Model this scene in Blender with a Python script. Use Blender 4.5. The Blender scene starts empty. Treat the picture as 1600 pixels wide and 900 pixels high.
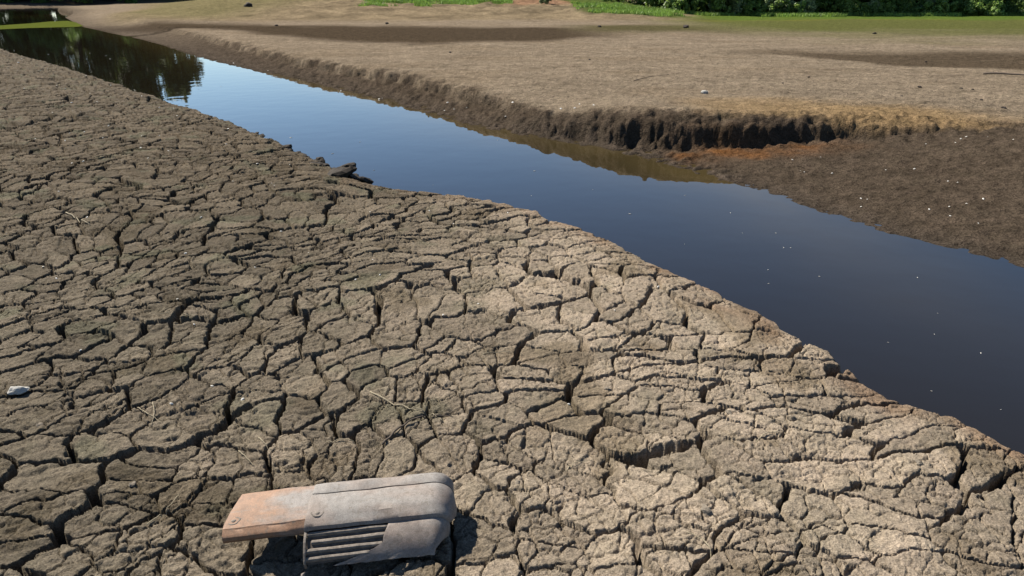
import bpy, math, random
import numpy as np
from mathutils import Vector, Matrix

R = math.radians
random.seed(7)
rng = np.random.RandomState(11)
scene = bpy.context.scene
C = scene.collection

# ------------------------------------------------------------------ camera, sky, sun, exposure
CAM_H = 1.6
PITCH = math.atan(460 / 1067)
cam = bpy.data.cameras.new('camera')
cam.sensor_width = 36.0
cam.lens = 24.0
cam.clip_start = 0.05
cam.clip_end = 3000
cam_o = bpy.data.objects.new('camera', cam)
C.objects.link(cam_o)
cam_o.location = (0, 0, CAM_H)
cam_o.rotation_euler = (math.pi / 2 - PITCH, 0, 0)
scene.camera = cam_o

SUN_EL = 47.0
SUN_AZ = -51.0          # clockwise from +Y: behind the scene, to the left
world = bpy.data.worlds.new('World')
scene.world = world
world.use_nodes = True
wn = world.node_tree
sky = wn.nodes.new('ShaderNodeTexSky')
sky.sky_type = 'NISHITA'
sky.sun_disc = False
sky.sun_elevation = R(SUN_EL)
sky.sun_rotation = R(SUN_AZ % 360)
sky.air_density = 1.0
sky.dust_density = 0.15
sky.ozone_density = 5.0
bg = wn.nodes['Background']
bg.inputs['Strength'].default_value = 0.055
wn.links.new(sky.outputs['Color'], bg.inputs['Color'])

sun = bpy.data.lights.new('sun', 'SUN')
sun.energy = 5.0
sun.angle = R(0.5)
sun.color = (1.0, 0.93, 0.82)
sun_o = bpy.data.objects.new('sun', sun)
C.objects.link(sun_o)
a = R(SUN_AZ)
sdir = Vector((math.cos(R(SUN_EL)) * math.sin(a), math.cos(R(SUN_EL)) * math.cos(a), math.sin(R(SUN_EL))))
sun_o.rotation_euler = (-sdir).to_track_quat('-Z', 'Y').to_euler()
sun_o.location = sdir * 50

scene.view_settings.view_transform = 'Standard'
scene.view_settings.look = 'None'
scene.view_settings.gamma = 1.0
scene.view_settings.exposure = 1.5
scene.view_settings.use_curve_mapping = False

WATER_Z = -0.40
ALB = 0.43            # dark silty mud: scales the earth colours below

# ------------------------------------------------------------------ noise
def _hash(ix, iy, seed):
    h = (ix.astype(np.int64) * 374761393 + iy.astype(np.int64) * 668265263 + seed * 1442695041) & 0xFFFFFFFF
    h = ((h ^ (h >> 13)) * 1274126177) & 0xFFFFFFFF
    h = (h ^ (h >> 16)) & 0xFFFFFFFF
    return h

_ga = np.arange(256) * (2 * math.pi / 256)
_gx, _gy = np.cos(_ga).astype(np.float32), np.sin(_ga).astype(np.float32)

def noise(x, y, seed=0):
    """gradient noise, about -1..1"""
    xf = np.floor(x); yf = np.floor(y)
    fx = (x - xf).astype(np.float32); fy = (y - yf).astype(np.float32)
    ix = xf.astype(np.int64); iy = yf.astype(np.int64)
    u = fx * fx * fx * (fx * (fx * 6 - 15) + 10)
    v = fy * fy * fy * (fy * (fy * 6 - 15) + 10)
    def g(dx, dy):
        k = _hash(ix + dx, iy + dy, seed) & 255
        return _gx[k] * (fx - dx) + _gy[k] * (fy - dy)
    a0 = g(0, 0); a1 = g(1, 0); b0 = g(0, 1); b1 = g(1, 1)
    m = a0 + u * (a1 - a0); n = b0 + u * (b1 - b0)
    return (m + v * (n - m)) * 1.5

def fbm(x, y, octv=3, seed=0, gain=0.5):
    s = 0; a_ = 1; f = 1
    for k in range(octv):
        s = s + a_ * noise(x * f, y * f, seed + 17 * k)
        a_ *= gain; f *= 2.03
    return s

def sstep(a_, b_, v):
    t = np.clip((v - a_) / (b_ - a_), 0, 1)
    return t * t * (3 - 2 * t)

def lerp(a_, b_, t):
    return a_ + (b_ - a_) * t

# ------------------------------------------------------------------ object helpers
def mesh_obj(name, verts, faces, mat=None, parent=None, smooth=True, cols=None):
    me = bpy.data.meshes.new(name)
    verts = np.asarray(verts, dtype=np.float32)
    if isinstance(faces, np.ndarray):
        nf, k = faces.shape
        me.vertices.add(len(verts)); me.vertices.foreach_set('co', verts.ravel())
        me.loops.add(nf * k); me.loops.foreach_set('vertex_index', faces.ravel().astype(np.int32))
        me.polygons.add(nf)
        me.polygons.foreach_set('loop_start', np.arange(0, nf * k, k, dtype=np.int32))
        me.polygons.foreach_set('loop_total', np.full(nf, k, dtype=np.int32))
        me.update(calc_edges=True)
    else:
        me.from_pydata([tuple(v) for v in verts], [], faces)
        me.update()
    if cols is not None:
        at = me.attributes.new('tint', 'FLOAT_COLOR', 'POINT')
        c4 = np.ones((len(verts), 4), dtype=np.float32); c4[:, :3] = np.asarray(cols) * ALB
        at.data.foreach_set('color', c4.ravel())
    if smooth:
        me.polygons.foreach_set('use_smooth', np.ones(len(me.polygons), dtype=bool))
    if mat: me.materials.append(mat)
    o = bpy.data.objects.new(name, me)
    C.objects.link(o)
    if parent: o.parent = parent
    return o

def tag(o, label=None, cat=None, group=None, kind=None):
    if label: o['label'] = label
    if cat: o['category'] = cat
    if group: o['group'] = group
    if kind: o['kind'] = kind
    return o

# ------------------------------------------------------------------ materials
class NT:
    def __init__(s, name):
        s.m = bpy.data.materials.new(name); s.m.use_nodes = True
        s.t = s.m.node_tree; s.b = s.t.nodes['Principled BSDF']
        s.pos = s.t.nodes.new('ShaderNodeNewGeometry').outputs['Position']
    def n(s, typ, **kw):
        nd = s.t.nodes.new(typ)
        for k, v in kw.items():
            if k.startswith('i_'): nd.inputs[k[2:].replace('_', ' ')].default_value = v
            else: setattr(nd, k, v)
        return nd
    def l(s, a_, b_): s.t.links.new(a_, b_)
    def noise(s, scale, detail=3, rough=0.6, vec=None):
        nd = s.n('ShaderNodeTexNoise'); nd.inputs['Scale'].default_value = scale
        nd.inputs['Detail'].default_value = detail; nd.inputs['Roughness'].default_value = rough
        s.l(vec if vec is not None else s.pos, nd.inputs['Vector'])
        return nd.outputs['Fac']
    def ramp(s, fac, stops):
        r = s.n('ShaderNodeValToRGB')
        while len(r.color_ramp.elements) < len(stops): r.color_ramp.elements.new(0.5)
        for e, (p, c) in zip(r.color_ramp.elements, stops):
            e.position = p; e.color = (c, c, c, 1) if isinstance(c, (int, float)) else (*c, 1)
        s.l(fac, r.inputs['Fac']); return r.outputs['Color']
    def mix(s, a_, b_, fac, mode='MIX'):
        m = s.n('ShaderNodeMix', data_type='RGBA', blend_type=mode)
        for v, i in ((fac, 0), (a_, 6), (b_, 7)):
            if hasattr(v, 'links'): s.l(v, m.inputs[i])
            else: m.inputs[i].default_value = v if i == 0 else (*v, 1)
        return m.outputs[2]
    def bump(s, h, strength, dist, normal=None):
        b = s.n('ShaderNodeBump'); b.inputs['Strength'].default_value = strength
        b.inputs['Distance'].default_value = dist
        s.l(h, b.inputs['Height'])
        if normal is not None: s.l(normal, b.inputs['Normal'])
        return b.outputs['Normal']

def mud_material(name, speck=0.5, s1=170, s2=45, d1=0.006, d2=0.014, rough=0.95, spec=0.04, mott=None):
    t = NT(name)
    att = t.n('ShaderNodeAttribute', attribute_name='tint').outputs['Color']
    n1 = t.noise(s1, 4, 0.7); n2 = t.noise(s2, 4, 0.65); n3 = t.noise(6, 3)
    c = t.mix(att, t.ramp(n1, [(0.28, 0.30), (0.5, 0.95), (0.72, 1.65)]), 0.85, 'MULTIPLY')
    c = t.mix(c, t.ramp(n2, [(0.3, 0.6), (0.5, 1.0), (0.7, 1.3)]), 0.75, 'MULTIPLY')
    c = t.mix(c, t.ramp(n3, [(0.3, (0.80, 0.80, 0.76)), (0.7, (1.12, 1.08, 1.06))]), 0.8, 'MULTIPLY')
    if mott:
        c = t.mix(c, t.ramp(t.noise(mott, 5, 0.7), [(0.35, 0.68), (0.5, 1.0), (0.65, 1.28)]), 0.65, 'MULTIPLY')
    gr = t.ramp(t.noise(s1 * 2.2, 2, 0.5), [(0.66, 0.0), (0.72, 1.0)])
    c = t.mix(c, (0.27, 0.24, 0.20), t.mix((0, 0, 0), gr, speck))
    t.l(c, t.b.inputs['Base Color'])
    t.b.inputs['Roughness'].default_value = rough
    t.b.inputs['Specular IOR Level'].default_value = spec
    nb = t.bump(n2, 0.9, d2)
    t.l(t.bump(n1, 0.9, d1, nb), t.b.inputs['Normal'])
    return t.m

M = {}
M['mud'] = mud_material('cracked_mud_material')
M['far'] = mud_material('far_shore_material', speck=0.12, s1=55, s2=13, d1=0.022, d2=0.07, rough=1.0, spec=0.0, mott=3.2)

def water_material():
    t = NT('river_water_material')
    t.l(t.n('ShaderNodeAttribute', attribute_name='silt').outputs['Color'], t.b.inputs['Base Color'])
    t.b.inputs['Roughness'].default_value = 0.015
    t.b.inputs['IOR'].default_value = 1.33
    mp = t.n('ShaderNodeMapping'); mp.inputs['Scale'].default_value = (1.0, 1.0, 1.0)
    t.l(t.pos, mp.inputs['Vector'])
    n1 = t.noise(2.2, 2, 0.5, mp.outputs['Vector'])
    t.l(t.bump(n1, 0.10, 0.02), t.b.inputs['Normal'])
    return t.m
M['water'] = water_material()

def flat_material(name, col, rough=0.8, var=0.35, scale=30, spec=0.08, alb=0.45):
    t = NT(name)
    n1 = t.noise(scale, 3)
    col = tuple(v_ * alb for v_ in col)
    c = t.mix(col, t.ramp(n1, [(0.25, 1 - var), (0.75, 1 + var)]), 1.0, 'MULTIPLY')
    t.l(c, t.b.inputs['Base Color'])
    t.b.inputs['Roughness'].default_value = rough
    t.b.inputs['Specular IOR Level'].default_value = spec
    t.l(t.bump(n1, 0.5, 0.3 / scale), t.b.inputs['Normal'])
    return t.m

def leaf_material(name, col, trans=0.45):
    t = NT(name)
    col = tuple(v_ * 1.25 for v_ in col)
    rnd = t.n('ShaderNodeNewGeometry').outputs['Random Per Island']
    c = t.mix(col, t.ramp(rnd, [(0.0, (0.6, 0.65, 0.55)), (0.6, (1.0, 1.0, 1.0)), (1.0, (1.5, 1.35, 1.1))]), 1.0, 'MULTIPLY')
    c = t.mix(c, t.ramp(t.noise(0.7, 2), [(0.35, 0.7), (0.65, 1.25)]), 1.0, 'MULTIPLY')
    t.l(c, t.b.inputs['Base Color'])
    t.b.inputs['Roughness'].default_value = 0.55
    t.b.inputs['Specular IOR Level'].default_value = 0.3
    tr = t.n('ShaderNodeBsdfTranslucent'); t.l(c, tr.inputs['Color'])
    mx = t.n('ShaderNodeMixShader'); mx.inputs[0].default_value = trans
    t.l(t.b.outputs[0], mx.inputs[1]); t.l(tr.outputs[0], mx.inputs[2])
    t.l(mx.outputs[0], t.t.nodes['Material Output'].inputs['Surface'])
    return t.m

# ------------------------------------------------------------------ near bank: shape
# lines of the place are kept as n(t) along a slanted axis
def make_line(pts, ax):
    ax = np.array(ax, float); ax /= np.linalg.norm(ax)
    bx = np.array([-ax[1], ax[0]])
    p = np.array(pts, float)
    t = p @ ax; n = p @ bx
    o = np.argsort(t); t = t[o]; n = n[o]
    # smooth resample
    tt = np.linspace(t[0], t[-1], 1500)
    nn = np.interp(tt, t, n)
    sl = np.gradient(nn, tt)
    k = 25
    cs = np.convolve(np.pad(1 / np.sqrt(1 + sl * sl), (k, k), 'edge'), np.ones(2 * k + 1) / (2 * k + 1), 'valid')
    def dist(x, y):
        tq = x * ax[0] + y * ax[1]; nq = x * bx[0] + y * bx[1]
        return (nq - np.interp(tq, tt, nn)) * np.interp(tq, tt, cs), tq
    return dist, t

crest_pts = [(-40, 49), (-26, 34), (-16.91, 23.85), (-9.87, 16.4), (-6.29, 12.34), (-4.49, 10.39), (-2.89, 8.37), (-1.75, 6.85), (-1.46, 6.37),
             (-0.71, 6.13), (-0.17, 5.92), (0.4, 5.17), (0.89, 4.44), (1.24, 3.78), (1.55, 3.05), (1.72, 2.6), (2.08, 2.22), (2.9, 1.4), (5, -1), (12, -9)]
near_line, _ = make_line(crest_pts, (0.65, -0.76))

def near_d(x, y):
    d, t = near_line(x, y)
    return -d            # positive on the near bank

AN = R(27)
_gx_x = np.linspace(-60, 20, 3000)
_gx_v = np.cumsum(1.0 / np.interp(_gx_x, [-60, -1.6, 0.0, 1.2, 20], [0.155, 0.155, 0.18, 0.20, 0.20])) * (_gx_x[1] - _gx_x[0])
def plate_q(x, y):
    wx = 0.36 * fbm(x * 0.55, y * 0.55, 2, 3) + 0.035 * fbm(x * 4.2, y * 4.2, 3, 5) + 0.007 * fbm(x * 26, y * 26, 2, 9)
    wy = 0.36 * fbm(x * 0.55, y * 0.55, 2, 33) + 0.035 * fbm(x * 4.2, y * 4.2, 3, 35) + 0.007 * fbm(x * 26, y * 26, 2, 39)
    X = np.interp(x + wx, _gx_x, _gx_v); Y = (y + wy) / 0.165
    ca, sa = math.cos(AN), math.sin(AN)
    return (X * ca + Y * sa) / 1.15, (-X * sa + Y * ca)

def big_z(x, y, d):
    z = 0.030 * fbm(x * 0.8, y * 0.8, 2, 71) + 0.01 * fbm(x * 2.6, y * 2.6, 2, 73)
    z = z - 0.07 * np.exp(-np.clip(d, 0, None) / 0.35)
    return z

# seed table
TQ0x, TQ0y, TNX, TNY = -420, -260, 760, 620
_sr = np.random.RandomState(5)
SEEDX = (np.arange(TNX)[:, None] + TQ0x + 0.5 + 1.05 * (_sr.rand(TNX, TNY) - 0.5)).astype(np.float32)
SEEDY = (np.arange(TNY)[None, :] + TQ0y + 0.5 + 0.86 * (_sr.rand(TNX, TNY) - 0.5)).astype(np.float32)
def _primary(qx, qy):
    s = 2.8
    px = qx / s; py = qy / s
    best = np.full(qx.shape, 1e9); lab = np.zeros(qx.shape, np.int64)
    ix0 = np.floor(px).astype(np.int64); iy0 = np.floor(py).astype(np.int64)
    for dx in (-1, 0, 1):
        for dy in (-1, 0, 1):
            ix = ix0 + dx; iy = iy0 + dy
            jx = (_hash(ix, iy, 101) & 1023) / 1023.0; jy = (_hash(ix, iy, 202) & 1023) / 1023.0
            dd = (ix + jx - px) ** 2 + (iy + jy - py) ** 2
            m = dd < best
            best = np.where(m, dd, best); lab = np.where(m, ix * 5000 + iy, lab)
    return lab
SEEDL = _primary(SEEDX.astype(float), SEEDY.astype(float))
SEEDTX = (_sr.rand(TNX, TNY) - 0.5).astype(np.float32) * 0.04
SEEDTY = (_sr.rand(TNX, TNY) - 0.5).astype(np.float32) * 0.04
SEEDO = (_sr.rand(TNX, TNY) - 0.5).astype(np.float32)
SEEDC = _sr.rand(TNX, TNY).astype(np.float32)

def fine_cracks(x, y, cell, seed):
    """distance (m) to a small irregular crack net"""
    wx = x + 0.02 * fbm(x * 12, y * 12, 2, seed); wy = y + 0.02 * fbm(x * 12, y * 12, 2, seed + 3)
    ca, sa = math.cos(AN), math.sin(AN)
    px = (wx * ca + wy * sa) / (cell * 1.35); py = (-wx * sa + wy * ca) / cell
    ix0 = np.floor(px).astype(np.int64); iy0 = np.floor(py).astype(np.int64)
    f1 = np.full(x.shape, 1e9, np.float32); f2 = f1.copy()
    for dx in (-1, 0, 1):
        for dy in (-1, 0, 1):
            ix = ix0 + dx; iy = iy0 + dy
            jx = (_hash(ix, iy, seed + 51) & 1023) / 1023.0; jy = (_hash(ix, iy, seed + 52) & 1023) / 1023.0
            dd = np.sqrt((ix + jx - px) ** 2 + (iy + jy - py) ** 2).astype(np.float32)
            f2 = np.minimum(f2, np.maximum(f1, dd)); f1 = np.minimum(f1, dd)
    return (f2 - f1) * cell * 0.6

def near_height(x, y, full=True):
    """z, plate id, colour of the near bank"""
    x = np.asarray(x, float); y = np.asarray(y, float)
    d = near_d(x, y)
    dn = d + 0.05 * fbm(x * 2.5, y * 2.5, 2, 81) + 0.025 * fbm(x * 9, y * 9, 2, 83)
    r = np.hypot(x, y + 1.2)
    base = big_z(x, y, dn)
    qx, qy = plate_q(x, y)
    ci = np.floor(qx).astype(np.int64) - TQ0x; cj = np.floor(qy).astype(np.int64) - TQ0y
    ci = np.clip(ci, 3, TNX - 4); cj = np.clip(cj, 3, TNY - 4)
    best = np.full(x.shape, 1e9, np.float32); bi = ci.copy(); bj = cj.copy()
    for dx in (-1, 0, 1):
        for dy in (-1, 0, 1):
            i = ci + dx; j = cj + dy
            dd = (SEEDX[i, j] - qx) ** 2 + (SEEDY[i, j] - qy) ** 2
            m = dd < best
            best = np.where(m, dd, best); bi = np.where(m, i, bi); bj = np.where(m, j, bj)
    sx = SEEDX[bi, bj]; sy = SEEDY[bi, bj]; lab = SEEDL[bi, bj]
    pid = bi * TNY + bj
    nz = np.clip(0.5 + 0.9 * noise(x * 1.3, y * 1.3, 91), 0, 1)
    nz2 = np.clip(0.5 + 0.9 * noise(x * 4.1, y * 4.1, 93), 0, 1)
    px_m = 0.0016 * r
    drop = np.zeros(x.shape, np.float32); dmin = np.full(x.shape, 1.0, np.float32)
    leftish = sstep(0.3, -1.2, x)
    for dx in range(-2, 3):
        for dy in range(-2, 3):
            i = bi + dx; j = bj + dy
            if dx == 0 and dy == 0: continue
            tx = SEEDX[i, j]; ty = SEEDY[i, j]
            ex = tx - sx; ey = ty - sy
            ln = np.sqrt(ex * ex + ey * ey)
            dist = ((0.5 * (sx + tx) - qx) * ex + (0.5 * (sy + ty) - qy) * ey) / ln * 0.17
            near = dist < 0.09
            if not near.any(): continue
            oid = i * TNY + j
            hp = (_hash(np.minimum(pid, oid), np.maximum(pid, oid), 7) & 4095) / 4095.0
            big = (SEEDL[i, j] != lab)
            w1 = 0.0024 + 0.0175 * nz ** 2.0 * (0.45 + 0.55 * nz2) + 0.004 * hp
            w2 = (0.0004 + 0.0040 * hp ** 1.8 * (0.35 + 0.9 * nz2)) * (0.8 + 0.45 * leftish)
            w = np.where(big, w1, w2) + 0.25 * px_m
            dep = np.where(big, 0.065 + 0.06 * nz, 0.010 + 0.045 * hp)
            pr = (1 - sstep(0.82 * w, 1.02 * w + 0.0010 + 0.0006 * r, dist)) * dep
            drop = np.where(near, np.maximum(drop, pr), drop)
            dmin = np.where(near & (big | (hp > 0.25)), np.minimum(dmin, dist), dmin)
    # hairline net inside plates
    fc = fine_cracks(x, y, 0.10, 300)
    fm = np.clip(0.48 + 0.9 * noise(x * 2.2, y * 2.2, 95) , 0, 1)
    drop = np.maximum(drop, (1 - sstep(0.0012, 0.0034, fc)) * (0.030 * fm) * (fm > 0.12))
    fc2 = fine_cracks(x, y, 0.048, 400)
    fm2 = np.clip(0.32 + 0.9 * noise(x * 3.1, y * 3.1, 97), 0, 1)
    drop = np.maximum(drop, (1 - sstep(0.0006, 0.0028, fc2)) * 0.016 * fm2)
    # plate tops
    cx = (qx - sx) * 0.19; cy = (qy - sy) * 0.19
    top = SEEDTX[bi, bj] * cx + SEEDTY[bi, bj] * cy + 0.007 * SEEDO[bi, bj]
    top = top - 0.0022 * np.exp(-dmin / 0.005) + 0.002 * np.exp(-((dmin - 0.025) / 0.014) ** 2)
    ca, sa = math.cos(AN), math.sin(AN)
    u = x * ca + y * sa; v = -x * sa + y * ca
    top = top + 0.0035 * fbm(x * 9, y * 9, 2, 61) + 0.0026 * fbm(x * 27, y * 27, 2, 63) + 0.0020 * noise(x * 75, y * 75, 65)
    st = noise(u * 7 + 0.5 * noise(x * 5, y * 5, 66), v * 42, 67)
    top = top + (0.0015 + 0.0035 * leftish) * st
    # ledges: flakes broken off the surface
    fl = noise(u * 4.0, v * 8.0, 69) + 0.35 * noise(x * 22, y * 22, 70)
    top = top - 0.006 * sstep(0.36, 0.40, fl)
    edge = sstep(0.0, 0.10, dn)
    z = base + (top - drop) * (0.3 + 0.7 * edge)
    out = np.clip(-dn, 0, None)
    steep = 1.15 + 0.35 * noise(x * 1.7, y * 1.7, 75)
    z = z - out * steep - 0.02 * sstep(0, 0.05, out)
    z = z + 0.03 * fbm(x * 6, y * 6, 3, 77) * sstep(0.0, 0.08, out)
    z = np.maximum(z, -1.0)
    if not full: return z
    # colour
    lf = sstep(0.9, -1.7, x + 0.25 * (y - 2.5) * 0.4 + 0.5 * fbm(x * 0.7, y * 0.7, 2, 21))
    far = sstep(2.6, 7.5, y)
    dry = np.stack([np.full(x.shape, v_) for v_ in (0.430, 0.355, 0.270)], -1)
    olive = np.array((0.185, 0.158, 0.117))
    c = lerp(dry, olive, (lf * 0.9)[..., None])
    c = lerp(c, np.array((0.150, 0.120, 0.083)), (far * 0.88 * sstep(0.9, -1.4, x))[..., None])
    damp = sstep(0.25, 0.6, fbm(x * 1.9, y * 1.9, 3, 23))
    c = lerp(c, c * np.array((0.62, 0.60, 0.55)), (damp * 0.8)[..., None])
    gre = sstep(0.3, 0.7, fbm(x * 2.7, y * 2.7, 3, 25)) * (0.35 + 0.65 * lf)
    c = lerp(c, np.array((0.145, 0.150, 0.098)), (gre * 0.5)[..., None])
    c = c * (0.78 + 0.42 * SEEDC[bi, bj])[..., None]
    rim = (1 - sstep(0.02, 0.30, dn + 0.08 * fbm(x * 3, y * 3, 2, 27))) * sstep(-0.4, 0.4, fbm(x * 2.1, y * 2.1, 2, 28) + 0.2)
    c = lerp(c, np.array((0.30, 0.205, 0.135)), (rim * 0.8 * sstep(7, 4.5, y))[..., None])
    wet = 1 - sstep(-0.30, -0.06, z + 0.03 * fbm(x * 5, y * 5, 2, 29))
    c = lerp(c, np.array((0.060, 0.047, 0.035)), (wet * 0.95)[..., None])
    return z, pid, c, dn, d

# fan of vertices, finer where the bank is near
def fan_grid(r0, r1, k, far, u0, u1, du, apex=-1.2):
    rr = [r0]
    while rr[-1] < r1:
        rr.append(rr[-1] + k * rr[-1] * (1 + rr[-1] / far))
    rr = np.array(rr); uu = np.arange(u0, u1 + du, du)
    r_, u_ = np.meshgrid(rr, uu, indexing='ij')
    return u_ * r_, r_ + apex, len(rr), len(uu)

def grid_faces(nr, nu):
    i = np.arange(nr * nu).reshape(nr, nu)
    return np.stack([i[:-1, :-1], i[:-1, 1:], i[1:, 1:], i[1:, :-1]], -1).reshape(-1, 4)

def sub_mesh(verts, cols, faces):
    used, inv = np.unique(faces, return_inverse=True)
    return verts[used], cols[used], inv.reshape(faces.shape)

gx, gy, nr, nu = fan_grid(2.3, 30, 0.00132, 8, -0.80, 0.74, 0.00138)
shape = gx.shape
xs, ys = gx.ravel(), gy.ravel()
keep_v = near_d(xs, ys) > -0.75
F = grid_faces(nr, nu)
F = F[keep_v[F].all(1)]
used, inv = np.unique(F, return_inverse=True)
F = inv.reshape(F.shape)
xs, ys = xs[used], ys[used]
Z = np.empty(len(xs)); PID = np.empty(len(xs), np.int64); COL = np.empty((len(xs), 3)); DN = np.empty(len(xs))
for s in range(0, len(xs), 150000):
    e = s + 150000
    Z[s:e], PID[s:e], COL[s:e], DN[s:e], _ = near_height(xs[s:e], ys[s:e])
V = np.stack([xs, ys, Z], -1)
print('near verts', len(V), 'faces', len(F))

# ground sheet under the plates, reaching behind the camera and into the water
bx_, by_ = np.meshgrid(np.arange(-70, 14, 0.35), np.arange(-14, 60, 0.35), indexing='ij')
bd = near_d(bx_.ravel(), by_.ravel())
bz = np.where(bd > 0, -0.16, np.maximum(-0.16 + bd * 1.2, -1.1))
BV = np.stack([bx_.ravel(), by_.ravel(), bz], -1)
ii = np.arange(bx_.size).reshape(bx_.shape)
BF = np.stack([ii[:-1, :-1], ii[1:, :-1], ii[1:, 1:], ii[:-1, 1:]], -1).reshape(-1, 4)
bk = (bd > -2.0)
BF = BF[bk[BF].any(1)]
beh = (BV[:, 1] < 0.9)                       # behind the camera the sheet is the surface
BV[beh & (bd > 0), 2] = -0.05
BC = np.tile(np.array((0.22, 0.19, 0.15)), (len(BV), 1))

# which face belongs to which plate
fp = PID[F[:, 0]]
slope = (DN[F] < 0.01).any(1)
# size in view of each plate picks the ones built singly
cx, cy, cz = V[:, 0], V[:, 1], V[:, 2] - CAM_H
dep = cy * math.cos(PITCH) - cz * math.sin(PITCH)
upc = cy * math.sin(PITCH) + cz * math.cos(PITCH)
sxp = cx / dep; syp = upc / dep
p4x = sxp[F]; p4y = syp[F]
area = 0.5 * np.abs((p4x[:, 0] - p4x[:, 2]) * (p4y[:, 1] - p4y[:, 3]) - (p4x[:, 1] - p4x[:, 3]) * (p4y[:, 0] - p4y[:, 2]))
inside = (np.abs(p4x.mean(1)) < 0.75) & (np.abs(p4y.mean(1)) < 0.422)
uniq, pinv = np.unique(fp, return_inverse=True)
pa = np.bincount(pinv, weights=area * inside * (~slope))
order = np.argsort(-pa)
N_PLATES = 298
single = set(order[:N_PLATES].tolist())
is_single = np.zeros(len(uniq), bool); is_single[order[:N_PLATES]] = True

sv, scn, sf = sub_mesh(V, COL, F[slope])
gv = np.concatenate([BV, sv]); gc = np.concatenate([BC, scn]); gf = np.concatenate([BF, sf + len(BV)])
bank = mesh_obj('mud_bank', gv, gf, M['mud'], None, True, gc)
tag(bank, kind='structure')
sort = np.argsort(pinv, kind='stable')
ok = ~slope
for k in order[:N_PLATES]:
    pass
bounds = np.searchsorted(pinv[sort], np.arange(len(uniq) + 1))
for k in order[:N_PLATES]:
    fi = sort[bounds[k]:bounds[k + 1]]
    fi = fi[ok[fi]]
    if len(fi) < 20: continue
    v_, c_, f_ = sub_mesh(V, COL, F[fi])
    mesh_obj('mud_plate', v_, f_, M['mud'], bank, True, c_)
rest = ok & ~is_single[pinv]
v_, c_, f_ = sub_mesh(V, COL, F[rest])
# coarser plates at both ends of the bank, outside the photograph's frame
for (ua, ub) in ((-1.9, -0.7985), (0.7385, 1.7)):
    ox, oy, orr, ou = fan_grid(2.05, 13, 0.0042, 8, ua, ub, 0.0038)
    ox, oy = ox.ravel(), oy.ravel()
    OF = grid_faces(orr, ou); OF = OF[(near_d(ox, oy) > -0.75)[OF].all(1)]
    oz, _, oc, _, _ = near_height(ox, oy)
    ov, oc, OF = sub_mesh(np.stack([ox, oy, oz], -1), oc, OF)
    f_ = np.concatenate([f_, OF + len(v_)]); v_ = np.concatenate([v_, ov]); c_ = np.concatenate([c_, oc])
o = mesh_obj('small_mud_plates', v_, f_, M['mud'], bank, True, c_)
tag(o, kind='stuff')

# ------------------------------------------------------------------ far shore: shape
shore_pts = [(-120, 260), (-85.6, 180), (-62.4, 114), (-62, 104), (-60, 97), (-45, 76), (-41, 67.5), (-28, 47.8), (-19.2, 36.4), (-15, 30.8), (-10.3, 24.0), (-7.2, 20.05), (-5.91, 18.6), (-4.73, 17.09), (-3.88, 15.9),
             (-3.14, 14.95), (-2.31, 13.94), (-1.58, 12.82), (-0.96, 11.85), (-0.43, 11.19), (0.36, 10.38), (0.91, 9.95), (1.13, 9.68), (1.54, 9.3), (2.02, 8.55), (2.31, 8.08), (2.62, 7.55),
             (2.91, 7.1), (3.08, 6.55), (3.28, 6.23), (3.4, 5.97), (3.61, 5.66), (3.81, 5.4), (4.06, 5.04), (5.2, 3.8), (8, 0.5), (16, -9)]
shore_line, _ = make_line(shore_pts, (0.55, -0.83))
cliff_pts = [(-40, 68), (-20, 39.5), (-10.2, 24.8), (-6.6, 19.8), (-4.6, 17.4), (-2.75, 14.95), (-1.0, 12.2), (-0.2, 11.15), (0.45, 10.45), (0.95, 10.08), (1.5, 9.55), (2.08, 9.27), (3.42, 9.12), (4.52, 9.12), (5.65, 8.85), (7.5, 8.2), (12, 4), (20, -6)]
cliff_line, _ = make_line(cliff_pts, (0.7, -0.7))
AXC = np.array((0.7, -0.7)) / np.linalg.norm((0.7, -0.7))
_ct = np.array([p[0] * AXC[0] + p[1] * AXC[1] for p in cliff_pts])
_cw = np.array([2.0, 1.5, 1.2, 0.9, 0.8, 1.0, 0.95, 0.7, 0.55, 0.55, 0.60, 0.62, 0.66, 0.8, 1.0, 1.3, 1.5, 1.5])
_cg = np.array([0.0, 0.0, 0.0, 0.05, 0.05, 0.0, 0.05, 0.08, 0.08, 0.05, 0.0, 0.0, 0.0, 0.0, 0.0, 0.0, 0.0, 0.0])

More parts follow.
